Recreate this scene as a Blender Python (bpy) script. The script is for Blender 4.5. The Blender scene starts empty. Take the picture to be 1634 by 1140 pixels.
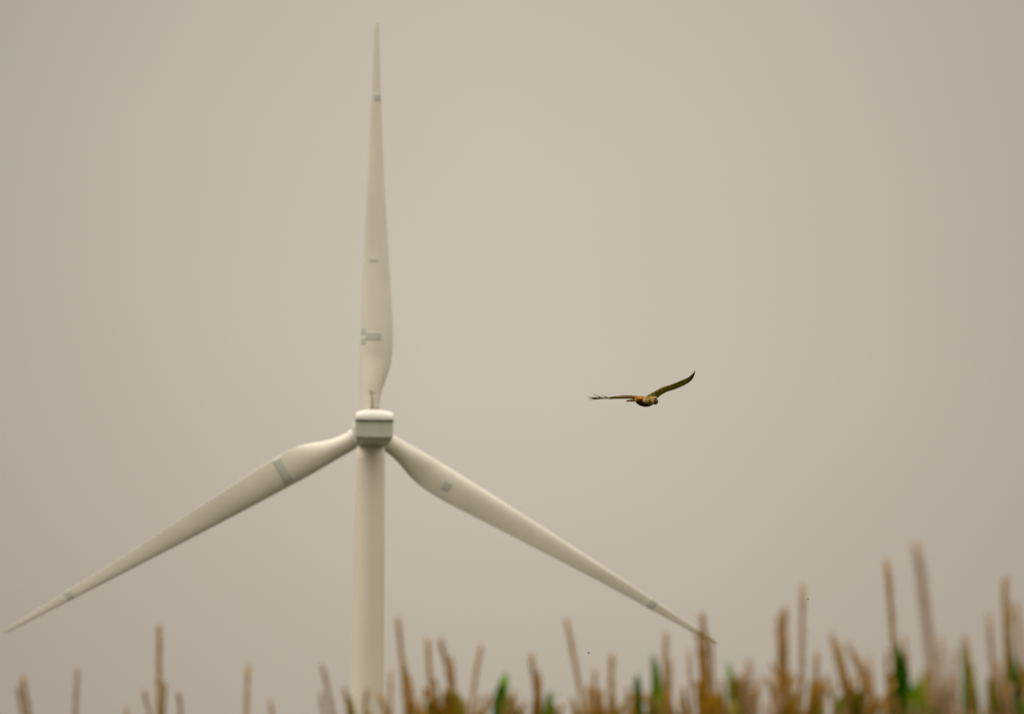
import bpy, bmesh, math, random
from mathutils import Vector, Matrix, noise
random.seed(7)
scene = bpy.context.scene
col = scene.collection
R_ = math.radians

# ------------------------------------------------------------------ camera
F = 400.0 / 36.0 * 1634.0            # focal length in photo pixels
PITCH, ROLL = 3.62, 0.8
cam_d = bpy.data.cameras.new('camera')
cam = bpy.data.objects.new('camera', cam_d)
col.objects.link(cam)
cam_d.lens = 400; cam_d.sensor_width = 36; cam_d.sensor_fit = 'HORIZONTAL'
cam_d.clip_start = 1; cam_d.clip_end = 12000
RM = Matrix.Rotation(R_(90 + PITCH), 3, 'X') @ Matrix.Rotation(R_(ROLL), 3, 'Z')
EYE = Vector((0, 0, 1.5))
cam.matrix_world = Matrix.Translation(EYE) @ RM.to_4x4()
scene.camera = cam
cam_d.dof.use_dof = True
cam_d.dof.focus_distance = 114.0
cam_d.dof.aperture_fstop = 10.8
cam_d.dof.aperture_blades = 0

def at(x, y, D):
    """place in the world that lies D metres ahead in the direction of photo point x, y"""
    d = RM @ Vector(((x - 817.0) / F, (570.0 - y) / F, -1.0))
    return EYE + d * (D / d.y)

def pix(p):
    v = RM.transposed() @ (p - EYE)
    return 817 + F * v.x / -v.z, 570 - F * v.y / -v.z

# ------------------------------------------------------------------ light
SUN_EL, SUN_AZ = 58, 266            # azimuth clockwise from +Y (the way the camera looks)
world = bpy.data.worlds.new("World"); scene.world = world
world.use_nodes = True
nt = world.node_tree; nt.nodes.clear()
def N(t, **k):
    n = nt.nodes.new(t)
    for a, b in k.items(): setattr(n, a, b)
    return n
L = nt.links.new
out = N('ShaderNodeOutputWorld'); bg = N('ShaderNodeBackground'); L(bg.outputs[0], out.inputs[0])
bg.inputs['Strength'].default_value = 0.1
sky = N('ShaderNodeTexSky', sky_type='NISHITA'); sky.sun_disc = False
sky.sun_elevation = R_(SUN_EL); sky.sun_rotation = R_(SUN_AZ)
sky.dust_density = 4; sky.air_density = 1
tc = N('ShaderNodeTexCoord')
sep = N('ShaderNodeSeparateXYZ'); L(tc.outputs['Generated'], sep.inputs[0])
def math_(op, a, b=None, clamp=False):
    m = N('ShaderNodeMath', operation=op); m.use_clamp = clamp
    for i, v in enumerate((a, b)):
        if v is None: continue
        if hasattr(v, 'links'): L(v, m.inputs[i])
        else: m.inputs[i].default_value = v
    return m.outputs[0]
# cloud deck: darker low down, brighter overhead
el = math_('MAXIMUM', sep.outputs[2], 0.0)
CL_LOW, CL_TOP, VIGNETTE = 3.0, 17.5, 2.85
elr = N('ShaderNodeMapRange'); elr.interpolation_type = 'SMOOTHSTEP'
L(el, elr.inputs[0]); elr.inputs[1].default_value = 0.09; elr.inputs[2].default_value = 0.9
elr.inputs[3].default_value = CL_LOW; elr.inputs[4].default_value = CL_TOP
# bright lobe round the view centre: vignette and cloud gradient painted into the sky
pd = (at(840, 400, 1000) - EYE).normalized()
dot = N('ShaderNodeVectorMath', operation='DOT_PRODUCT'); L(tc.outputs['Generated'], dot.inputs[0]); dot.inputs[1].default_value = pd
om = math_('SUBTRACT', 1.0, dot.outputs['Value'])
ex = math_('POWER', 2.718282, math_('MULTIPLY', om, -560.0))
lum = math_('ADD', elr.outputs[0], math_('MULTIPLY', ex, VIGNETTE))
nz = N('ShaderNodeTexNoise'); nz.inputs['Scale'].default_value = 22; nz.inputs['Detail'].default_value = 3
L(tc.outputs['Generated'], nz.inputs['Vector'])
nzr = N('ShaderNodeMapRange'); L(nz.outputs[0], nzr.inputs[0]); nzr.inputs[3].default_value = .94; nzr.inputs[4].default_value = 1.06
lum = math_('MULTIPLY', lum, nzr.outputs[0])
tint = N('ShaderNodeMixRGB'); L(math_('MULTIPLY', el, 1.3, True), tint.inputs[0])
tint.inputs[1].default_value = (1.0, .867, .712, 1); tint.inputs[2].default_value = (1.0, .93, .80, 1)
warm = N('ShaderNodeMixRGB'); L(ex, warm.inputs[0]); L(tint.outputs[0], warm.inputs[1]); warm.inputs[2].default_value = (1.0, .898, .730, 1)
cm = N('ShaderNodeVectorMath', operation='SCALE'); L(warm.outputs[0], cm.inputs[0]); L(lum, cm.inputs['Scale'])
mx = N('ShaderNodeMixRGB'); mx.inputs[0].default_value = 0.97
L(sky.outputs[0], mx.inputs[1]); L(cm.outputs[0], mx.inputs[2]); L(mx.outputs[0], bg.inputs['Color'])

sun_d = bpy.data.lights.new('sun', 'SUN'); sun = bpy.data.objects.new('sun', sun_d); col.objects.link(sun)
sun_d.energy = 1.15; sun_d.angle = R_(24); sun_d.color = (1, .93, .82)
a = R_(SUN_AZ); e = R_(SUN_EL)
sd = Vector((math.sin(a) * math.cos(e), math.cos(a) * math.cos(e), math.sin(e)))
sun.rotation_euler = sd.to_track_quat('Z', 'Y').to_euler()
scene.view_settings.view_transform = 'Standard'; scene.view_settings.look = 'None'
scene.view_settings.exposure = 0; scene.view_settings.gamma = 1

# ------------------------------------------------------------------ helpers
def tag(o, label=None, cat=None, group=None, kind=None):
    if label: o['label'] = label
    if cat: o['category'] = cat
    if group: o['group'] = group
    if kind: o['kind'] = kind
    return o
def empty(name, loc, rot=(0, 0, 0)):
    o = bpy.data.objects.new(name, None); o.empty_display_size = .5
    col.objects.link(o); o.location = loc; o.rotation_euler = rot
    return o
def obj(name, verts, faces, mats, parent=None, smooth=True, midx=None):
    me = bpy.data.meshes.new(name)
    me.from_pydata([tuple(v) for v in verts], [], faces)
    for m in (mats if isinstance(mats, (list, tuple)) else [mats]): me.materials.append(m)
    if smooth: me.polygons.foreach_set('use_smooth', [True] * len(me.polygons))
    if midx: me.polygons.foreach_set('material_index', midx)
    me.update()
    o = bpy.data.objects.new(name, me); col.objects.link(o)
    if parent: o.parent = parent
    return o
def flip_fix(o):
    bm = bmesh.new(); bm.from_mesh(o.data); bmesh.ops.recalc_face_normals(bm, faces=bm.faces); bm.to_mesh(o.data); bm.free()
    return o
def loft(V, Fs, rings, cap=True):
    n = len(rings[0]); b = len(V)
    for r in rings: V += [Vector(p) for p in r]
    for i in range(len(rings) - 1):
        for k in range(n):
            k2 = (k + 1) % n
            Fs.append((b + i*n + k, b + i*n + k2, b + (i+1)*n + k2, b + (i+1)*n + k))
    if cap:
        Fs.append(tuple(b + k for k in reversed(range(n))))
        Fs.append(tuple(b + (len(rings)-1)*n + k for k in range(n)))
def frame_of(d):
    d = d.normalized()
    u = d.cross(Vector((0, 0, 1)) if abs(d.z) < .9 else Vector((0, 1, 0))).normalized()
    return u, d.cross(u).normalized()
def tube(V, Fs, pts, rads, n=8, cap=True):
    rings = []
    for i, p in enumerate(pts):
        d = (pts[min(i+1, len(pts)-1)] - pts[max(i-1, 0)])
        u, w = frame_of(d)
        rings.append([p + u * rads[i] * math.cos(2*math.pi*k/n) + w * rads[i] * math.sin(2*math.pi*k/n) for k in range(n)])
    loft(V, Fs, rings, cap)

def mat(name, color, rough=.6, var=.0, scale=8.0, color2=None, trans=0.0, attr=None, bump=0.0, detail=5, coat=0.0, spec=.5, diff=False):
    m = bpy.data.materials.new(name); m.use_nodes = True
    t = m.node_tree; b = t.nodes['Principled BSDF']
    b.inputs['Roughness'].default_value = rough
    b.inputs['Specular IOR Level'].default_value = spec
    c4 = (*color, 1)
    tcn = t.nodes.new('ShaderNodeTexCoord')
    ns = t.nodes.new('ShaderNodeTexNoise'); ns.inputs['Scale'].default_value = scale; ns.inputs['Detail'].default_value = detail
    t.links.new(tcn.outputs['Object'], ns.inputs['Vector'])
    cr = t.nodes.new('ShaderNodeValToRGB')
    c2 = color2 or tuple(c * (1 - var) for c in color)
    cr.color_ramp.elements[0].position = .35; cr.color_ramp.elements[1].position = .65
    cr.color_ramp.elements[0].color = (*c2, 1); cr.color_ramp.elements[1].color = c4
    t.links.new(ns.outputs[0], cr.inputs[0])
    src = cr.outputs[0]
    if attr:
        at_ = t.nodes.new('ShaderNodeAttribute'); at_.attribute_name = attr
        mm = t.nodes.new('ShaderNodeMixRGB'); mm.blend_type = 'MULTIPLY'; mm.inputs[0].default_value = 1
        t.links.new(at_.outputs['Color'], mm.inputs[1]); t.links.new(src, mm.inputs[2]); src = mm.outputs[0]
    t.links.new(src, b.inputs['Base Color'])
    if diff:
        b = t.nodes.new('ShaderNodeBsdfDiffuse'); t.links.new(src, b.inputs['Color']); t.links.new(b.outputs[0], t.nodes['Material Output'].inputs['Surface'])
    if coat: b.inputs['Coat Weight'].default_value = coat
    if bump:
        bn = t.nodes.new('ShaderNodeBump'); bn.inputs['Strength'].default_value = bump
        t.links.new(ns.outputs[0], bn.inputs['Height']); t.links.new(bn.outputs[0], b.inputs['Normal'])
    if trans:
        tr = t.nodes.new('ShaderNodeBsdfTranslucent'); mxs = t.nodes.new('ShaderNodeMixShader'); mxs.inputs[0].default_value = trans
        t.links.new(src, tr.inputs['Color'])
        t.links.new(b.outputs[0], mxs.inputs[1]); t.links.new(tr.outputs[0], mxs.inputs[2])
        t.links.new(mxs.outputs[0], t.nodes['Material Output'].inputs['Surface'])
    return m

M_PAINT = mat('turbine_paint', (.77, .735, .635), .38, .06, .25)
M_TOWER = mat('tower_paint', (.80, .745, .625), .42, .05, .12)
M_NAC   = mat('nacelle_paint', (.82, .79, .74), .35, .05, .5)
M_NACB  = mat('nacelle_body_paint', (.62, .62, .53), .4, .08, .6)
M_SEAM  = mat('seam_shadow', (.05, .048, .03), .8, .2, 3)  # near-black colour stands for the shadow gap under the roof
M_PATCH = mat('grey_leading_patch', (.57, .59, .52), .5, .12, 1.5)
M_METAL = mat('mast_metal', (.22, .2, .16), .5, .2, 5)
M_RED   = mat('beacon_red', (.40, .20, .12), .4, .2, 5)
M_SOIL  = mat('field_ground', (.035, .04, .015), .95, .5, .05, color2=(.055, .042, .02), bump=.4)
M_GRASS = mat('verge_grass', (.05, .085, .02), .9, .5, 3.0, color2=(.13, .11, .04))

# ------------------------------------------------------------------ ground
def ground_height(x, y):
    return .12 * noise.noise(Vector((x * .004, y * .004, 0)))* min(1, max(0, (y-60)/200.0)) * 8
gv, gf = [], []
ys = [-3000, -600, -100, -20, 0, 10, 20, 26, 32, 40, 60, 90, 140, 220, 350, 550, 800, 1100, 1400, 1800, 2600, 4500, 9000]
xs = [-6000, -2500, -1200, -600, -300, -150, -60, -25, -10, 0, 10, 25, 60, 150, 300, 600, 1200, 2500, 6000]
for y in ys:
    for x in xs: gv.append((x, y, ground_height(x, y)))
for j in range(len(ys)-1):
    for i in range(len(xs)-1):
        k = j*len(xs)+i; gf.append((k, k+1, k+1+len(xs), k+len(xs)))
g = obj('ground', gv, gf, M_SOIL); g['kind'] = 'structure'

# ------------------------------------------------------------------ wind turbine
DT = 1400.0
PX = 1400.0 / F
TOP = at(592.0, 711, DT)
turb = empty('wind_turbine', (TOP.x, TOP.y, ground_height(TOP.x, TOP.y)))
tag(turb, 'tall white three-bladed wind turbine seen from behind its box-shaped nacelle', 'wind turbine')
bpy.context.view_layer.update()
H = TOP.z - turb.location.z
V, Fs = [], []
rings = []
n = 64
for i in range(41):
    t = i / 40; z = t * (H + .15)
    r = 2.55 + (1.72 - 2.55) * t
    rings.append([(r*math.cos(2*math.pi*k/n), r*math.sin(2*math.pi*k/n), z) for k in range(n)])
loft(V, Fs, rings)
tower = obj('tower', V, Fs, M_TOWER, turb)
for zf in (.25, .5):
    V, Fs = [], []
    z = H*zf; r = 2.55 + (1.72-2.55)*zf
    loft(V, Fs, [[((r+d)*math.cos(2*math.pi*k/n), (r+d)*math.sin(2*math.pi*k/n), z+dz) for k in range(n)] for d, dz in ((-.02, -.12), (.03, -.1), (.03, .1), (-.02, .12))], cap=False)
    obj('flange_ring', V, Fs, M_TOWER, tower)
V, Fs = [], []   # door at the foot
for (x0, x1, z0, z1, yy) in ((-.5, .5, .6, 2.9, -2.62),):
    pts = []
    for k in range(17):
        aa = math.pi * k / 16; pts.append((-.5*math.cos(aa), 2.4 + .5*math.sin(aa)))
    pts = [(-.5, .6)] + pts + [(.5, .6)]
    loft(V, Fs, [[(p[0], -2.45, p[1]) for p in pts], [(p[0], -2.64, p[1]) for p in pts]])
flip_fix(obj('door', V, Fs, M_NACB, tower, smooth=False))

YAW = R_(3.3)                        # the rotor faces away from the viewer, a little to the left
def nloc(x, y, z):                  # nacelle frame -> turbine empty frame
    return Vector((x*math.cos(YAW) - y*math.sin(YAW), x*math.sin(YAW) + y*math.cos(YAW), z + H))
nac_off = Vector((.10, 0, 0))
def section(w, z0, z1, r0, r1, m=5, crown=0.0):
    """rounded section, bottom radius r0, top radius r1, crowned top"""
    P = []
    for cx, cz, r, a0 in ((w-r1, z1-r1, r1, 0), (-(w-r1), z1-r1, r1, 90), (-(w-r0), z0+r0, r0, 180), (w-r0, z0+r0, r0, 270)):
        for k in range(m+1):
            aa = R_(a0 + 90*k/m); P.append([cx + r*math.cos(aa), cz + r*math.sin(aa)])
        if a0 == 0 and crown:
            for q in range(1, 8):
                t = q/8; P.append([(w-r1)*(1-2*t), z1])
    if crown:
        for p in P:
            if p[1] > (z0+z1)/2: p[1] += crown*(1-(p[0]/w)**2)
    return P
V, Fs = [], []
st = [(-7.0, 2.16, .70, 2.6, .10, .1), (-6.97, 2.27, .62, 2.72, .30, .12), (-6.8, 2.28, .46, 2.72, .5, .12), (-6.2, 2.28, .26, 2.72, .6, .12), (-5.2, 2.26, .10, 2.72, .65, .12), (-3.8, 2.2, .0, 2.72, .7, .12),
      (0, 2.1, -.1, 2.72, .6, .12), (2.0, 1.95, 0, 2.72, .6, .12), (3.0, 1.7, .25, 2.7, .6, .12), (3.1, 1.4, .5, 2.6, .5, .12)]
for y, w, z0, z1, r0, r1 in st:
    pass
rings = [[nloc(p[0], y, p[1]) for p in section(w, z0, z1, r0, r1)] for y, w, z0, z1, r0, r1 in st]
loft(V, Fs, rings)
nac = flip_fix(obj('nacelle', V, Fs, M_NACB, turb))
for p in nac.data.polygons: p.use_smooth = False
def lidsec(w, z0, z1, crown):
    P = section(w, z0, z1, .1, .3, crown=crown)
    return P
V, Fs = [], []
st = [(-7.32, 2.22, 2.74, 2.96, .02), (-7.28, 2.32, 2.69, 3.22, .08), (-6.95, 2.33, 2.68, 3.52, .26), (-6.5, 2.32, 2.68, 3.66, .38), (-5.5, 2.30, 2.68, 3.70, .42),
      (0, 2.15, 2.68, 3.80, .34), (2.4, 1.95, 2.68, 3.6, .3), (3.1, 1.7, 2.70, 3.2, .2)]
rings = [[nloc(p[0], y, p[1]) for p in section(w, z0, z1, .06, .06 if z1 < 3.0 else .2, crown=c)] for y, w, z0, z1, c in st]
# crown=0 would change the vertex count, all are non-zero
loft(V, Fs, rings)
lid = flip_fix(obj('roof', V, Fs, M_NAC, nac))
nac.location = nac_off
V, Fs = [], []
rings = [[nloc(p[0], y, p[1]) for p in section(w, 2.58, 2.74, .03, .03)] for y, w in ((-7.10, 2.1), (-7.05, 2.295), (-4, 2.25))]
loft(V, Fs, rings)
flip_fix(obj('seam', V, Fs, M_SEAM, nac, smooth=False))
# roof mast with wind instruments
V, Fs = [], []
mx_, my_ = -.34, -6.0
ZD = -.44
tube(V, Fs, [nloc(mx_, my_, 4.5+ZD), nloc(mx_, my_, 6.72+ZD)], [.10, .08])
tube(V, Fs, [nloc(mx_+.26, my_, 4.5+ZD), nloc(mx_+.26, my_, 5.9+ZD)], [.045, .035])
tube(V, Fs, [nloc(mx_-.30, my_, 6.50+ZD), nloc(mx_+.32, my_, 6.50+ZD)], [.06, .06])
tube(V, Fs, [nloc(mx_-.28, my_, 6.48+ZD), nloc(mx_-.28, my_, 6.80+ZD)], [.05, .05])
tube(V, Fs, [nloc(mx_+.30, my_, 6.48+ZD), nloc(mx_+.30, my_, 6.80+ZD)], [.05, .05])
mast = flip_fix(obj('instrument_mast', V, Fs, M_METAL, nac))
for k in range(3):
    V, Fs = [], []
    aa = k*2.094
    c = nloc(mx_-.28 + .16*math.cos(aa), my_ + .16*math.sin(aa), 6.84+ZD)
    rings = []
    for q in range(5):
        h = q/4; rr = .07*math.cos(h*1.4)
        rings.append([c + Vector((h*.09*-math.sin(aa), h*.09*math.cos(aa), 0)) + Vector((rr*math.cos(aa)*math.cos(w_), rr*math.sin(aa)*math.cos(w_), rr*math.sin(w_))) for w_ in [j*math.pi/4 for j in range(8)]])
    loft(V, Fs, rings)
    flip_fix(obj('wind_cup', V, Fs, M_METAL, mast))
V, Fs = [], []
loft(V, Fs, [[nloc(mx_+.30+s*.012, my_+yy, zz+ZD) for yy, zz in ((-.2, 6.78), (.2, 6.82), (.26, 6.96), (-.2, 6.9))] for s in (-1, 1)])
flip_fix(obj('wind_vane', V, Fs, M_METAL, mast, smooth=False))
V, Fs = [], []
tube(V, Fs, [nloc(-.75, -6.1, 4.62+ZD), nloc(.65, -6.1, 4.62+ZD)], [.07, .07])
obj('cable_tray', V, Fs, M_RED, nac)

# rotor
HUBZ, HUBY = 2.05, 5.0
CONE = R_(2.0)
V, Fs = [], []
rings = []
for y, r in ((-2.0, 1.5), (-1.9, 1.9), (-1.2, 2.12), (-.2, 2.2), (.6, 2.1), (1.3, 1.75), (1.9, 1.15), (2.2, .5), (2.28, .05)):
    rings.append([nloc(-.03 + r*math.cos(2*math.pi*k/40), HUBY + y, HUBZ + r*math.sin(2*math.pi*k/40)) for k in range(40)])
loft(V, Fs, rings)
hub = flip_fix(obj('hub', V, Fs, M_PAINT, turb))

prof = [(14, -14.0, 14.0), (26, -14.6, 14.6), (45, -15, 15.4), (62, -15.2, 18.2), (75, -15.6, 22.4), (90, -16, 27.8), (105, -16.4, 31.8), (125, -16.5, 34.4), (150, -16.2, 34.8), (175, -16, 33.6),
        (200, -15.6, 31.6), (240, -15.1, 28.4), (285, -14.2, 25), (345, -12.8, 20.6), (400, -11.2, 16.6), (445, -10.2, 13.6), (490, -8.7, 11.2), (535, -7.2, 9.2), (585, -5.6, 6.6),
        (615, -5.0, 5.6), (635, -4.4, 4.7), (648, -3.2, 3.4), (654, -1.7, 1.8)]
def interp(r, j):
    for i in range(len(prof)-1):
        if prof[i][0] <= r <= prof[i+1][0]:
            t = (r-prof[i][0])/(prof[i+1][0]-prof[i][0])
            # smooth (catmull-rom) interpolation
            p0 = prof[max(i-1, 0)][j]; p1 = prof[i][j]; p2 = prof[i+1][j]; p3 = prof[min(i+2, len(prof)-1)][j]
            lin = p1 + (p2-p1)*t
            cr = .5*((2*p1) + (-p0+p2)*t + (2*p0-5*p1+4*p2-p3)*t*t + (-p0+3*p1-3*p2+p3)*t**3)
            return .5*cr + .5*lin
    return prof[-1][j]
K = 1405.0 / F
def sm(x, a, b):
    t = min(1, max(0, (x-a)/(b-a))); return t*t*(3-2*t)
def blade_pt(r, ang):
    """ang 0..2pi round the section; 0 = trailing edge, pi = leading edge, the sine<0 side faces the viewer"""
    le, te = interp(r, 1), interp(r, 2)
    c = te - le
    b = sm(r, 48, 125)
    xc = .5 - .5*math.cos(math.pi - ang) if False else .5 + .5*math.cos(ang)   # 1 at TE, 0 at LE
    tc_ = .44 - .20*sm(r, 100, 330) - .07*sm(r, 300, 620)
    yt = 5*tc_*(.2969*math.sqrt(max(xc, 0)) - .1260*xc - .3516*xc**2 + .2843*xc**3 - .1015*xc**4)
    ya = yt * (1 if math.sin(ang) >= 0 else -1) * (.75 if math.sin(ang) >= 0 else 1.15)
    yc = .5*math.sin(ang)
    y = (1-b)*yc + b*ya
    px = le + c*xc; py = y*c
    phi = R_(15)*sm(r, 60, 130)*(1 - sm(r, 130, 600)) + R_(1)
    x2 = px*math.cos(phi)/max(.6, math.cos(phi)) + py*math.sin(phi)*.6
    y2 = -px*math.sin(phi) + py*math.cos(phi)
    pre = math.tan(CONE)*r + 26*(r/655)**2.2
    return Vector((x2*K, y2*K + pre*K, r*K))
azs = [89.62, 209.72, 329.75]
BL = [1.013, 1.016, 1.002]
for bi, azd in enumerate(azs):
    th = R_(90 - azd)      # rotate about local Y (view axis): blade up = 90 deg
    Rb = Matrix.Rotation(th, 3, 'Y')
    def bl(p, Rb=Rb, s=BL[bi]):
        p = Rb @ Vector((p.x, p.y, p.z*s)); return nloc(p.x - .03, p.y + HUBY, p.z + HUBZ)
    rs = sorted(set([14, 26] + [30 + i*6 for i in range(30)] + [210 + i*15 for i in range(29)] + [640, 646, 650, 653, 654]))
    rs = [r for r in rs if r <= 654]
    V, Fs = [], []
    loft(V, Fs, [[bl(blade_pt(r, 2*math.pi*k/48)) for k in range(48)] for r in rs])
    blade = flip_fix(obj('blade', V, Fs, M_PAINT, turb))
    V, Fs = [], []      # collar where the blade meets the hub
    loft(V, Fs, [[bl(Vector((q*math.cos(2*math.pi*k/40), q*math.sin(2*math.pi*k/40) + .04*30*K, r*K))) for k in range(40)] for r, q in ((24, 1.20), (24.5, 1.27), (30, 1.27), (30.5, 1.2))])
    flip_fix(obj('root_collar', V, Fs, M_NAC, blade))
    marks = [(527, 537, .30, .93)] if bi == 0 else [(531, 542, .02, .98)] if bi == 1 else [(524, 537, .02, .98)]
    if bi == 0: marks += [(269, 272.5, .22, .60), (144, 156, .17, .64), (153, 163, .02, .17), (137, 147, .02, .17)]
    if bi == 1: marks += [(142, 157, .14, .97)]
    if bi == 2: marks += [(144, 158, .44, .72)]
    for r0, r1, f0, f1 in marks:
        V, Fs = [], []
        m1, m2 = 8, 10
        for lay in (0.035, -.02):
            for i in range(m1+1):
                for j in range(m2+1):
                    r = r0 + (r1-r0)*i/m1; f = f0 + (f1-f0)*j/m2
                    ang = -math.acos(max(-1, min(1, 2*f-1)))
                    p = blade_pt(r, ang); c = blade_pt(r, -math.pi/2) * .0
                    V.append(bl(p + Vector((0, -lay, 0))))
        W = m2+1; T = (m1+1)*W
        for i in range(m1):
            for j in range(m2):
                k = i*W+j; Fs.append((k, k+1, k+1+W, k+W)); Fs.append((T+k, T+k+W, T+k+1+W, T+k+1))
        for i in range(m1):
            for j in (0, m2):
                k = i*W+j; Fs.append((k, k+W, T+k+W, T+k))
        for j in range(m2):
            for i in (0, m1):
                k = i*W+j; Fs.append((k, k+1, T+k+1, T+k))
        flip_fix(obj('grey_patch', V, Fs, M_PATCH, blade))

# ------------------------------------------------------------------ the hawk
DB = 114.0
def B(x, y, d): return at(x, y, DB + d)
hv, hf = [], []
hd = Vector((.46, -.89, 0)).normalized(); side = Vector((.89, .46, 0)).normalized(); up = Vector((0, 0, 1))
body = [(1014.5, 638.5, .17, .012, .006), (1016.5, 639.2, .14, .026, .020), (1020, 640.6, .09, .044, .034), (1024.5, 641.2, .035, .058, .047), (1029, 641.4, -.02, .064, .054),
        (1033, 641.0, -.07, .063, .055), (1037, 640.2, -.12, .054, .047), (1040.5, 639.9, -.155, .043, .038), (1043, 640.3, -.185, .037, .034), (1045, 640.9, -.21, .034, .033),
        (1046.6, 641.4, -.235, .027, .027), (1047.6, 642.2, -.255, .014, .016), (1048.2, 643.4, -.275, .005, .008)]
loft(hv, hf, [[B(x, y, d) + side*w*math.cos(2*math.pi*k/16) + up*h*math.sin(2*math.pi*k/16) for k in range(16)] for x, y, d, w, h in body])
def wing(LE, TE, th):
    rings = []
    for (lx, ly, ld), (tx, ty, td), t in zip(LE, TE, th):
        l = B(lx, ly, ld); e_ = B(tx, ty, td); c = e_ - l
        nrm = Vector((0, -.35, 1)).normalized()
        prof_ = ((0, 0), (.08, .7), (.3, 1), (.65, .55), (1, .12), (1, -.12), (.65, -.1), (.3, -.25), (.08, -.45))
        rings.append([l + c*a_ + nrm*t*b_ for a_, b_ in prof_])
    # subdivide along the span
    R2 = []
    for i in range(len(rings)-1):
        for q in range(4):
            t = q/4
            R2.append([rings[i][k].lerp(rings[i+1][k], t) for k in range(9)])
    R2.append(rings[-1])
    loft(hv, hf, R2)
dr = lambda x: (x-1038)*.0063*.5
LE = [(1046.0, 638.5), (1050.4, 634.5), (1054.5, 631.0), (1064.0, 625.6), (1070.5, 623.6), (1077.0, 621.6), (1084.5, 618.6), (1092.0, 615.2), (1098.0, 611.7), (1102.6, 608.2), (1105.4, 604.6), (1107.4, 601.0), (1108.8, 597.0), (1109.7, 593.0)]
TE = [(1029.0, 634.2), (1036.5, 629.4), (1043.4, 625.6), (1056.0, 618.7), (1064.5, 616.0), (1072.5, 613.7), (1080.0, 610.6), (1087.0, 607.5), (1093.5, 604.9), (1099.0, 602.2), (1102.6, 599.2), (1105.2, 596.4), (1107.4, 594.0), (1109.4, 592.0)]
wing([(x, y, dr(x)-.08) for x, y in LE], [(x, y, dr(x)+.10) for x, y in TE], [.02, .018, .016, .012, .012, .012, .012, .012, .011, .010, .009, .008, .007, .006])
LE = [(1030, 638.0), (1020, 637.0), (1010, 636.3), (997, 636.4), (987, 636.6), (980, 636.7), (975, 637.2), (970, 636.4), (963, 636.3), (957, 636.2)]
TE = [(1030, 633.6), (1020, 632.6), (1012, 631.9), (1002, 631.2), (992, 631.6), (984, 632.7), (977, 634.0), (970, 634.9), (963, 635.3), (957, 635.6)]
wing([(x, y, dr(x)-.07) for x, y in LE], [(x, y, dr(x)+.09) for x, y in TE], [.018, .015, .013, .011, .010, .009, .008, .008, .008, .007])
def feather(p0, p1, w0, w1, t):
    a_, b_ = B(*p0), B(*p1); rings = []
    for q in range(9):
        s = q/8; c = a_.lerp(b_, s); w = w0 + (w1-w0)*s
        if q == 8: w *= .3
        rings.append([c + hd*w*u_ + up*t*(1-.5*s)*v_ for u_, v_ in ((-1, 0), (-.3, .6), (1, 0), (-.3, -.6))])
    loft(hv, hf, rings)
for p0, p1 in (((966, 635.6), (936.8, 634.2)), ((966, 635.9), (938.0, 636.2)), ((966, 636.2), (940, 638.2)), ((962, 635.6), (946.2, 629.2)), ((969, 634.8), (959.2, 630.2)), ((984, 633.0), (973, 634.2))):
    feather((*p0, dr(p0[0])), (*p1, dr(p1[0])-.02), .018, .009, .0068)
for p0, p1 in (((1100, 606), (1109.8, 591.8)), ((1098, 608), (1108.6, 596.5)), ((1096, 609), (1106.6, 600.5))):
    feather((*p0, dr(p0[0])), (*p1, dr(p1[0])), .03, .008, .008)
feather((1019, 638.2, .10), (999.6, 640.4, .22), .026, .012, .034)
# tail fan, banked, trailing away to the left
for k in range(9):
    s = k/8
    tip = (1000.0 + 25*s, 640.6 - 6.4*s, .30 + .05*s)
    feather((1022, 638.0 - 1.2*s, .09), tip, .018, .022, .013)
me = bpy.data.meshes.new('hawk'); me.from_pydata([tuple(v) for v in hv], [], hf)
bm = bmesh.new(); bm.from_mesh(me); bmesh.ops.recalc_face_normals(bm, faces=bm.faces); bm.to_mesh(me); bm.free()
tmp = bpy.data.objects.new('hawk', me); col.objects.link(tmp)
rm = tmp.modifiers.new('r', 'REMESH'); rm.mode = 'VOXEL'; rm.voxel_size = .0026; rm.use_smooth_shade = True
dg = bpy.context.evaluated_depsgraph_get()
me2 = bpy.data.meshes.new_from_object(tmp.evaluated_get(dg)); me2.name = 'hawk'
bpy.data.objects.remove(tmp); bpy.data.meshes.remove(me)
ca = me2.color_attributes.new('plumage_shading', 'FLOAT_COLOR', 'POINT')  # feather colours, with wing-edge light and body shade painted in
def lerp3(a_, b_, t): return tuple(a_[i] + (b_[i]-a_[i])*t for i in range(3))
vals = []
ctr = B(1032, 636, 0)
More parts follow.
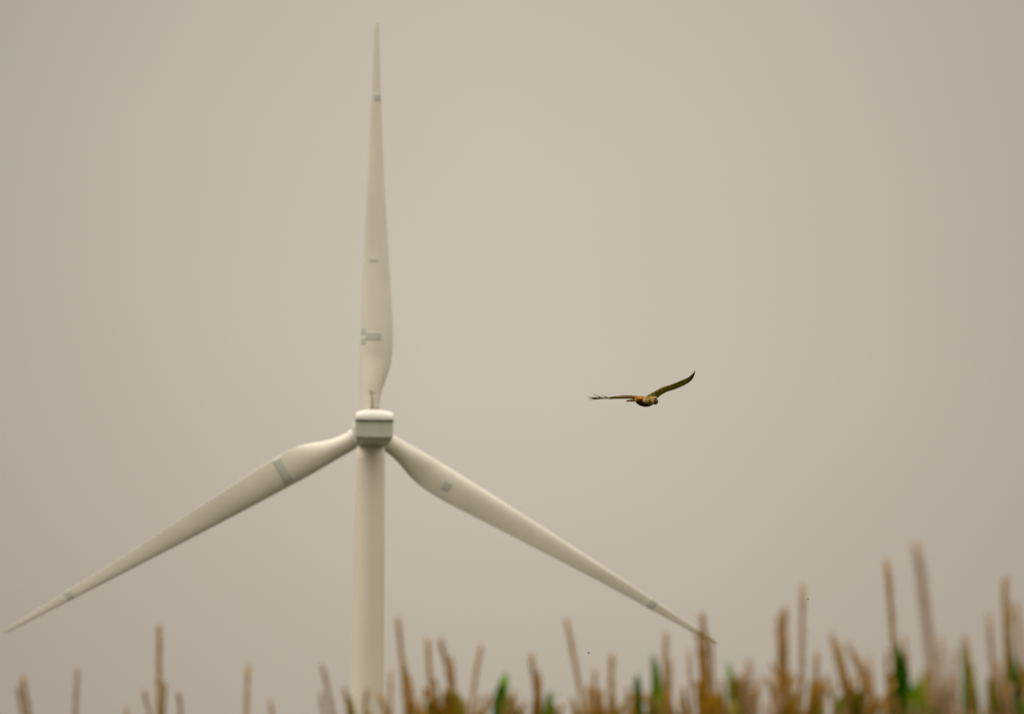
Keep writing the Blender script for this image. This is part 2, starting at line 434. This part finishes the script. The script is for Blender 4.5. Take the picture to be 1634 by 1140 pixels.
for v in me2.vertices:
    x, y = pix(v.co); q = v.co
    nz1 = noise.noise(q*38); nz2 = noise.noise(q*90)
    if x > 1048.9 or (x > 1034 and y < 633.2):
        c = lerp3((.050, .042, .003), (.018, .014, .001), .5+.9*nz1+.5*nz2)
        c = lerp3(c, (.012, .007, .003), sm(x, 1096, 1104))
        uy = 633.5 - (x-1034)*.9 if x < 1044 else 625.3 - (x-1044)*.47
        c = lerp3((.14, .105, .03), c, sm(x, 1036, 1050))
        if y < uy + 1.6 and x < 1102: c = lerp3(c, (.17, .14, .02), .6)  # yellowish lit rim painted along the wing's upper edge
        if abs((x*.16) % 1 - .5) < .14: c = lerp3(c, (.012, .009, .002), .6)
    elif x < 1012 and not (y > 637.6 and x > 998):
        c = lerp3((.17, .11, .04), (.045, .03, .008), .5+.9*nz2)
        c = lerp3(c, (.012, .009, .003), sm(y, 634.2, 635.6) if x > 978 else .6)
        c = lerp3((.085, .06, .025), c, sm(x, 955, 985))
    elif (q.y > 114 + .07 and x < 1028):
        c = lerp3((.14, .08, .02), lerp3((.85, .30, .03), (.30, .10, .02), max(0, min(1, .4+1.2*nz2))), sm(x, 1009, 1017))
    elif x < 1028.5 and y < 638 and x > 1011:
        c = lerp3((.12, .06, .012), lerp3((.66, .26, .03), (.20, .09, .015), max(0, min(1, .25+1.3*nz2 + .35*abs(y-635.6)))), sm(x, 1010, 1018))
    elif x > 1043.8 and y > 636:
        c = lerp3((.035, .014, .006), (.12, .07, .015), max(0, min(1, .3+1.2*nz2)))
    else:
        c = lerp3((.38, .28, .08), (.10, .065, .012), max(0, min(1, .45+1.6*nz1+1.0*nz2)))
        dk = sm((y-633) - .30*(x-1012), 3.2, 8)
        c = lerp3(c, (.045, .025, .01), dk)  # shade on the lower left of the body, painted into the colour
        if 1026 < x < 1029.5 and 633 < y < 641: c = lerp3(c, (.75, .65, .4), .6)
    vals += [*c, 1.0]
ca.data.foreach_set('color', vals)
M_BIRD = mat('plumage_shading', (1, 1, 1), .75, .25, 60, attr='plumage_shading', bump=.2, diff=True)
me2.materials.clear(); me2.materials.append(M_BIRD)
for p in me2.polygons: p.use_smooth = True
hawk = bpy.data.objects.new('hawk', me2)
for v in me2.vertices: v.co -= ctr
col.objects.link(hawk); hawk.location = ctr
tag(hawk, 'brown hawk gliding with spread wings, pale belly and rusty orange tail, right of the turbine', 'hawk')

# two specks in the air
M_BUG = mat('insect_brown', (.20, .14, .08), .7, .3, 60)
def insect(x, y, s, label):
    c = at(x, y, 100.0); V, Fs = [], []
    loft(V, Fs, [[Vector((xx, r*math.cos(j*math.pi/3), r*math.sin(j*math.pi/3))) for j in range(6)] for xx, r in ((-.010*s, .001*s), (-.006*s, .004*s), (0, .005*s), (.005*s, .005*s), (.008*s, .003*s), (.010*s, .001*s))])
    root = empty('insect', c, (0, R_(20), R_(25))); tag(root, label, 'insect', 'tiny insects in the air')
    obj('body', V, Fs, M_BUG, root)
    for sg in (-1, 1):
        V, Fs = [], []
        loft(V, Fs, [[Vector((.004*s - .004*s*t + u_, sg*.012*s*t, .008*s*t + w_)) for u_, w_ in ((-.003*s*(1-t*.7), 0), (0, .0006*s), (.003*s*(1-t*.7), 0), (0, -.0006*s))] for t in (0, .3, .6, .85, 1)])
        flip_fix(obj('wing', V, Fs, M_BUG, root))
insect(939, 1043, 1.25, 'tiny brown flying insect, a lone speck in the sky beside the long slanting corn tassel')
insect(1289.5, 957, .95, 'tiny dark flying insect right against the edge of a tall straight corn tassel')

# ------------------------------------------------------------------ corn plants
M_TAS = {
 'tan':   mat('tassel_tan',   (.57, .33, .095), .85, .45, 120, trans=.15, diff=True),
 'pink':  mat('tassel_pinkish', (.56, .36, .21), .85, .4, 120, trans=.15, diff=True),
 'rust':  mat('tassel_rust',  (.50, .25, .022), .85, .5, 120, trans=.15, diff=True),
}
M_LEAF = {
 'green': mat('leaf_green', (.16, .29, .006), .5, .4, 30, trans=.3, spec=.04),
 'olive': mat('leaf_olive', (.26, .21, .012), .55, .5, 25, trans=.3, spec=.15),
 'deep':  mat('leaf_deep_green', (.05, .17, .005), .45, .4, 30, trans=.25, spec=.04),
 'dry':   mat('leaf_dry', (.50, .25, .035), .8, .45, 25, color2=(.26, .18, .02), trans=.3, spec=.15),
}
M_STALK = mat('stalk', (.16, .17, .05), .6, .3, 20, color2=(.22, .15, .06))
M_EAR = mat('husk', (.28, .24, .09), .7, .3, 40, color2=(.16, .18, .05))
M_SILK = mat('silk', (.12, .05, .02), .8, .4, 80)

def bez(p0, p1, p2, n_):
    return [p0*(1-t)**2 + p1*2*t*(1-t) + p2*t*t for t in [i/(n_-1) for i in range(n_)]]
def spike(V, Fs, base, mid, tip, r, rng):
    """one tassel branch: a thin axis crowded with little husks"""
    # curve through mid
    ctrl = mid*2 - (base+tip)*.5
    pts = bez(base, ctrl, tip, 14); r *= 1.75
    tube(V, Fs, pts, [r*.62*(1-.2*i/13) for i in range(14)], 5)
    Ln = sum((pts[i+1]-pts[i]).length for i in range(13))
    nsp = max(6, int(Ln / .0052))
    for i in range(nsp):
        s = (i + rng.random()) / nsp
        if s < .10: continue
        f = s*13; k = min(12, int(f)); p = pts[k].lerp(pts[k+1], f-k); d = (pts[k+1]-pts[k]).normalized()
        u, w = frame_of(d); aa = rng.random()*6.283
        o_ = u*math.cos(aa) + w*math.sin(aa)
        env = min(1, (1-s)*9 + .75)
        a0 = p + o_*r*.3*env
        ax = (d*1.0 + o_*rng.uniform(.15, .5)).normalized()
        ln = rng.uniform(.008, .0125); wd = rng.uniform(.0016, .0026)*(r/.006)*env
        q1 = ax.cross(o_).normalized(); q2 = ax.cross(q1).normalized()
        b = len(V)
        V.extend([a0, a0+ax*ln*.45+q1*wd, a0+ax*ln*.45+q2*wd, a0+ax*ln*.45-q1*wd, a0+ax*ln*.45-q2*wd, a0+ax*ln])
        for x1, x2 in ((1, 2), (2, 3), (3, 4), (4, 1)):
            Fs.append((b, b+x2, b+x1)); Fs.append((b+x1, b+x2, b+5))
def leaf_mesh(V, Fs, pts, wmax, rng, fold=.35, twist=0.0):
    n_ = len(pts)
    for i, p in enumerate(pts):
        t = i/(n_-1)
        w = wmax * (min(1, .45 + 2.2*t)) * (1 - t**2.2)**.8 + .0008
        d = (pts[min(i+1, n_-1)] - pts[max(i-1, 0)]).normalized()
        hz = d.cross(Vector((0, 0, 1)))
        if hz.length < .05: hz = Vector((1, 0, 0))
        hz.normalize()
        hz = Matrix.Rotation(twist + .25*t*math.sin(7*t), 3, d) @ hz
        nn = hz.cross(d).normalized()
        wv = .12*w*math.sin(t*23 + rng.random())
        V.extend([p - hz*w + nn*(w*fold+wv), p - hz*w*.5 + nn*(w*fold*.42), p.copy(), p + hz*w*.5 + nn*(w*fold*.42), p + hz*w + nn*(w*fold-wv)])
    b = len(V) - 5*n_
    for i in range(n_-1):
        for k in range(4):
            q = b + i*5 + k; Fs.append((q, q+1, q+6, q+5))

GRP = 'corn plants with dry tassels in front of the camera'
def corn_plant(D, node, spikes, leaves, label, tone='tan', seed=0, extra=0):
    """node: photo point of the tassel's foot; spikes: (tip_x, tip_y, x_at_frame_foot, radius_mm[, tone])"""
    rng = random.Random(seed*31 + int(node[0]))
    foot = at(node[0], node[1], D)
    root = empty('corn_plant', (foot.x, foot.y, ground_height(foot.x, foot.y)))
    tag(root, label, 'corn plant', GRP)
    O = root.location.copy()
    Hn = foot.z - O.z
    # stalk with nodes
    V, Fs = [], []
    pts, rad = [], []
    for i in range(25):
        t = i/24; pts.append(Vector((.012*math.sin(t*5+seed), .012*math.cos(t*4+seed)-.012*math.cos(seed), t*Hn)) * 1.0)
        rad.append((.014 - .009*t) * (1.22 if i % 3 == 0 else 1.0))
    off = pts[-1].copy(); off.z = Hn
    pts = [p - Vector((off.x, off.y, 0))*(p.z/Hn) for p in pts]
    tube(V, Fs, pts, rad, 8)
    stalk = obj('stalk', V, Fs, M_STALK, root)
    # tassel
    V, Fs = [], []
    T0 = Vector((0, 0, Hn))
    lo = Vector((0, 0, Hn-.12))
    tube(V, Fs, [lo, T0], [.005, .0045], 6)
    groups = {}
    lst = list(spikes)
    more = 6 if node[0] > 900 else 4 if node[0] > 600 else 0
    hi_ = 1078 if node[0] > 1100 else 1098
    for q in range(extra + more):
        xx = node[0] + rng.uniform(-60, 60); lst.append((xx + rng.uniform(-14, 14), rng.uniform(hi_, 1146), node[0]+(xx-node[0])*.62, rng.uniform(4.5, 6)))
    if node[0] > 600:
        leaves = list(leaves)
        for q in range(2 if node[0] > 1100 else 1):
            xx = node[0] + rng.uniform(-50, 50)
            leaves.append((xx, rng.uniform(1100, 1138), node[0]+(xx-node[0])*.6, rng.uniform(9, 18), rng.choice(['dry', 'dry', 'olive', 'olive', 'green'])))
    for sp in lst:
        tx, ty, xb, rmm = sp[:4]
        # each branch has its own small offset in depth, as the tassel spreads all round
        dd = rng.uniform(-.07, .07)
        tip = at(tx, ty, D+dd) - O
        ym = 1140.0
        if ty > 1110: ym = (ty+node[1])/2
        fr = min(.75, max(.25, (ym-node[1])/(ty-node[1]))) if abs(ty-node[1]) > 1 else .5
        pm = at(xb, ym, D+dd*.5) - O
        # point on curve at parameter ~fr passes through pm: convert to a t=.5 mid
        ctrl = (pm - T0*(1-fr)**2 - tip*fr*fr) / (2*fr*(1-fr))
        mid = T0*.25 + ctrl*.5 + tip*.25
        spike(V, Fs, T0, mid, tip, rmm/1000.0, rng)
    obj('tassel', V, Fs, M_TAS[tone], root)
    # leaves seen in the photograph
    for (tx, ty, bx, wmm, mt) in leaves:
        V, Fs = [], []
        b0 = Vector((0, 0, Hn - .10 - rng.random()*.12)); tip = at(tx, ty, D + rng.uniform(-.15, .15)) - O
        mid = at(bx, max(1165, ty+60), D) - O
        ctrl = mid*2 - (b0+tip)*.5
        leaf_mesh(V, Fs, bez(b0, ctrl, tip, 22), wmm*1.3/1000.0, rng, twist=rng.uniform(-.5, .5))
        obj('leaf', V, Fs, M_LEAF[mt], root)
    # the plant's own lower leaves
    nl = 7
    cap_z = at(817, 1165, D).z - O.z
    for k in range(nl):
        z = Hn*(.16 + .70*k/nl); aa = seed*1.3 + k*math.pi + rng.uniform(-.5, .5)
        dx = Vector((math.cos(aa), math.sin(aa), 0)); ln = rng.uniform(.45, .7)
        b0 = Vector((0, 0, z)); c1 = b0 + dx*ln*.45 + Vector((0, 0, ln*.62)); e1 = b0 + dx*ln + Vector((0, 0, -ln*rng.uniform(.0, .35)))
        c1.z = min(c1.z, cap_z + (cap_z - max(b0.z, e1.z))*.6)
        V, Fs = [], []
        leaf_mesh(V, Fs, bez(b0, c1, e1, 16), rng.uniform(.03, .042), rng)
        obj('leaf', V, Fs, M_LEAF['green' if k > 2 else 'dry'], root)
    # ear
    V, Fs = [], []
    ax = Vector((math.cos(seed), math.sin(seed), 2.6)).normalized(); b0 = Vector((0, 0, Hn*.45)) + Vector((math.cos(seed), math.sin(seed), 0))*.01
    tube(V, Fs, [b0+ax*t for t in (0, .03, .08, .13, .17, .20, .215)], [.008, .02, .027, .026, .02, .01, .003], 10)
    ear = obj('ear', V, Fs, M_EAR, root)
    V, Fs = [], []
    for q in range(14):
        s0 = b0 + ax*.205; dv = Vector((rng.uniform(-1, 1), rng.uniform(-1, 1), rng.uniform(-.6, .6)))*.03
        tube(V, Fs, bez(s0, s0+ax*.03+dv*.4, s0+ax*.02+dv+Vector((0, 0, -.02)), 5), [.0008]*5, 3)
    obj('silk', V, Fs, M_SILK, ear)
    return root

PL = [
 # D, node, spikes, leaves, label, tone, extra
 (31.0, (52, 1240), [(36, 1083, 46, 6.5), (29, 1098, 36, 5)], [], 'dry corn plant at the far left edge with two short tassel branches close together', 'rust', 0),
 (31.5, (118, 1260), [(124, 1070, 120, 5.5)], [], 'dry corn plant with one lone spike, second plant from the left edge', 'pink', 0),
 (32.0, (256, 1270), [(255, 1001, 254, 7.5), (263, 1090, 261, 6), (229, 1105, 239, 5), (284, 1108, 288, 5.5), (202, 1132, 214, 5)], [], 'corn plant with the tallest tassel spike left of the turbine tower and short side branches', 'tan', 0),
 (31.5, (392, 1250), [(397, 1063, 393, 6), (431, 1121, 430, 5)], [], 'corn plant with a single straight tan spike, halfway between tower and tallest left spike', 'tan', 0),
 (30.5, (545, 1250), [(514, 1063, 531, 6), (512, 1108, 517, 5), (488, 1150, 500, 5)], [], 'corn plant left of the turbine tower with its tassel leaning towards the left', 'pink', 0),
 (31.0, (566, 1250), [(550, 1098, 556, 5.5)], [(552, 1112, 562, 16, 'olive')], 'short-tasselled corn plant with a green leaf just left of the tower foot', 'tan', 0),
 (31.0, (600, 1250), [(586, 1104, 583, 5.5), (603, 1106, 614, 5.5), (590, 1135, 592, 5)], [], 'low corn plant in front of the tower foot, two tassel branches spreading apart', 'tan', 0),
 (30.5, (652, 1250), [(635, 988, 648, 6.5), (624, 1073, 624, 5.5), (646, 1062, 655, 5.5), (652, 1080, 664, 5)], [(648, 1120, 652, 14, 'dry')], 'corn plant with a tall slim tassel rising right beside the turbine tower', 'tan', 2),
 (30.0, (706, 1230), [(683, 1022, 692, 6.5), (702, 1022, 721, 7), (720, 1050, 723, 5), (694, 1085, 702, 5), (672, 1122, 680, 5)], [(695, 1112, 700, 18, 'dry'), (680, 1122, 690, 14, 'olive')], 'corn plant with two equally tall tassel branches side by side, right of the tower', 'rust', 4),
 (31.0, (742, 1260), [(768, 1032, 751, 6), (783, 1108, 770, 5)], [], 'corn plant whose single tassel spike leans to the right, away from the tower', 'tan', 0),
 (30.0, (800, 1260), [(822, 1110, 822, 4.5)], [(808, 1074, 800, 24, 'green'), (803, 1092, 796, 18, 'deep')], 'leafy corn plant with a broad upright green leaf and no tall tassel', 'tan', 1),
 (30.0, (860, 1250), [(847, 1048, 858, 6.5), (858, 1075, 864, 6), (862, 1090, 850, 5)], [(856, 1108, 856, 14, 'olive')], 'corn plant with a thick blunt tassel standing right of the broad green leaf', 'rust', 0),
 (30.5, (952, 1280), [(904, 990, 932, 6.5)], [(893, 1112, 885, 18, 'olive')], 'corn plant with one long tassel spike slanting strongly to the left, below the hawk', 'tan', 0),
 (29.0, (966, 1250), [(949, 1073, 953, 5.5), (976, 1048, 974, 6.5), (940, 1095, 940, 4.5), (958, 1112, 962, 5)], [(975, 1100, 975, 14, 'dry')], 'corn plant with two short tan tassel branches just right of the long slanting spike', 'rust', 3),
 (29.5, (1034, 1260), [(1002, 1098, 1000, 4.5)], [(1017, 1077, 1020, 15, 'deep'), (1041, 1044, 1048, 18, 'green')], 'corn plant showing two narrow upright green leaves below the hawk', 'tan', 0),
 (29.5, (1074, 1250), [(1063, 1012, 1063, 6.5), (1070, 1055, 1070, 5.5), (1086, 1112, 1083, 5)], [(1066, 1095, 1064, 16, 'dry')], 'corn plant with a straight tan tassel right next to the two narrow green leaves', 'tan', 2),
 (31.0, (1106, 1260), [(1100, 1038, 1104, 5.5)], [], 'corn plant with a thin greyish tassel directly left of the right blade tip', 'pink', 0),
 (29.0, (1130, 1250), [(1121, 980, 1130, 7.5), (1122, 1000, 1127, 6.5), (1113, 1010, 1124, 5.5), (1134, 1020, 1137, 5)], [(1142, 1108, 1144, 14, 'dry')], 'corn plant with a thick rusty tassel crossing the tip of the right turbine blade', 'rust', 3),
 (27.5, (1172, 1240), [(1150, 1085, 1158, 5)], [(1160, 1056, 1172, 19, 'green'), (1166, 1082, 1180, 30, 'olive'), (1184, 1096, 1188, 26, 'olive')], 'corn plant with a wide olive green leaf cluster just right of the blade tip', 'rust', 3),
 (25.5, (1206, 1270), [(1196, 1056, 1196, 7), (1212, 1085, 1208, 6), (1190, 1075, 1187, 5)], [], 'corn plant with a faint rounded, very blurred tassel right of the olive leaf cluster', 'pink', 1),
 (27.5, (1260, 1260), [(1252, 972, 1254, 7.5), (1243, 985, 1248, 5.5), (1254, 1010, 1256, 6), (1232, 1062, 1256, 5.5), (1262, 1075, 1262, 5)], [(1240, 1090, 1250, 16, 'dry'), (1246, 1112, 1240, 14, 'olive')], 'corn plant with a dark brown tassel immediately left of a taller straight pale one', 'rust', 2),
 (29.0, (1278, 1280), [(1281, 934, 1279, 7)], [], 'corn plant with one very straight pale tassel, a tiny insect at its right edge', 'pink', 0),
 (28.0, (1306, 1250), [(1303, 1044, 1304, 6.5), (1316, 1085, 1314, 5)], [(1303, 1068, 1303, 16, 'olive'), (1298, 1085, 1298, 18, 'dry')], 'corn plant with a short green-brown tassel just right of the very straight pale one', 'tan', 2),
 (27.0, (1362, 1245), [(1327, 1014, 1352, 6.5), (1338, 1030, 1360, 5.5), (1352, 1028, 1384, 6), (1366, 1048, 1394, 5.5), (1385, 1050, 1392, 4.5), (1345, 1062, 1356, 6), (1372, 1075, 1380, 5.5), (1330, 1090, 1332, 4.5)], [(1392, 1108, 1392, 14, 'dry')], 'corn plant with a bushy open tassel of many fine branches all leaning left', 'tan', 4),
 (28.5, (1440, 1250), [(1415, 897, 1434, 7.5), (1418, 915, 1433, 6), (1443, 1020, 1450, 5), (1416, 1040, 1420, 5.5)], [(1434, 1026, 1435, 22, 'deep'), (1440, 1044, 1442, 20, 'deep'), (1424, 1072, 1424, 20, 'dry')], 'tall slim tassel over a dark green corn leaf, left of the tallest spike', 'tan', 3),
 (22.0, (1498, 1270), [(1462, 868, 1492, 8.5), (1470, 905, 1492, 6), (1500, 1020, 1506, 6)], [(1484, 1062, 1476, 20, 'olive'), (1470, 1086, 1462, 18, 'green')], 'corn plant with the tallest, most blurred tassel of all, leaning left', 'pink', 2),
 (26.5, (1556, 1260), [(1540, 1018, 1552, 6), (1524, 1040, 1530, 4.5)], [(1531, 1024, 1544, 24, 'green'), (1540, 1040, 1552, 22, 'green')], 'corn plant with a bright green upright leaf right of the tallest tassel', 'tan', 1),
 (26.0, (1606, 1260), [(1578, 985, 1592, 6.5), (1590, 1055, 1600, 6)], [(1578, 1080, 1590, 18, 'olive')], 'corn plant with a lower greyish tassel just left of the rightmost tall tassel', 'pink', 2),
 (26.5, (1622, 1260), [(1604, 926, 1612, 7.5), (1610, 962, 1616, 6), (1622, 965, 1630, 6), (1608, 1000, 1606, 5)], [(1612, 1020, 1612, 24, 'olive'), (1618, 1048, 1620, 20, 'deep'), (1632, 1060, 1640, 18, 'dry')], 'corn plant with a tall tassel at the right edge above a dark olive leaf', 'tan', 2),
]
for i, (D, node, sp, lv, label, tone, ex_) in enumerate(PL):
    corn_plant(D, node, sp, lv, label, tone, i+1, ex_)

# the rest of the field: rows behind and to both sides, below or beside the picture
V, Fs, MI = [], [], []
rng = random.Random(99)
def simple_plant(x, y, h):
    base = Vector((x, y, ground_height(x, y)))
    f0 = len(Fs)
    tube(V, Fs, [base, base+Vector((0, 0, h*.5)), base+Vector((.01, 0, h*.88))], [.013, .011, .005], 5)
    MI.extend([0]*(len(Fs)-f0)); f0 = len(Fs)
    for q in range(6):
        aa = q*6.283/6 + rng.random(); tp = base + Vector((.09*math.cos(aa), .09*math.sin(aa), h*rng.uniform(.95, .99)))
        if q == 0: tp = base + Vector((.02, 0, h))
        tube(V, Fs, [base+Vector((.01, 0, h*.87)), tp], [.005, .003], 4)
    MI.extend([1]*(len(Fs)-f0)); f0 = len(Fs)
    for k in range(8):
        z = h*(.2+.62*k/8); aa = k*math.pi + rng.uniform(-.6, .6); ln = rng.uniform(.4, .7); dx = Vector((math.cos(aa), math.sin(aa), 0))
        b0 = base+Vector((0, 0, z))
        leaf_mesh(V, Fs, bez(b0, b0+dx*ln*.4+Vector((0, 0, ln*.55)), b0+dx*ln+Vector((0, 0, -ln*.25)), 7), rng.uniform(.028, .04), rng)
    MI.extend([2]*(len(Fs)-f0))
for row in range(26):
    y = 24.5 + row*.76 + (0 if row < 14 else (row-14)*.5)
    x = -6.5
    while x < 6.5:
        xx = x + rng.uniform(-.05, .05); yy = y + rng.uniform(-.05, .05)
        inside = abs(xx) < yy*817/F + .35
        hmax = 1.5 + yy*(1690-1140)/F - .14
        h = rng.uniform(2.35, 2.75)
        if inside: h = min(h, hmax - rng.random()*.1)
        simple_plant(xx, yy, h)
        x += .24 if inside else .3
fld = obj('corn_field', V, Fs, [M_STALK, M_TAS['tan'], M_LEAF['green']], midx=MI)
tag(fld, 'mass of green and tan corn in rows below and behind the tall tassels', 'corn field', kind='stuff')
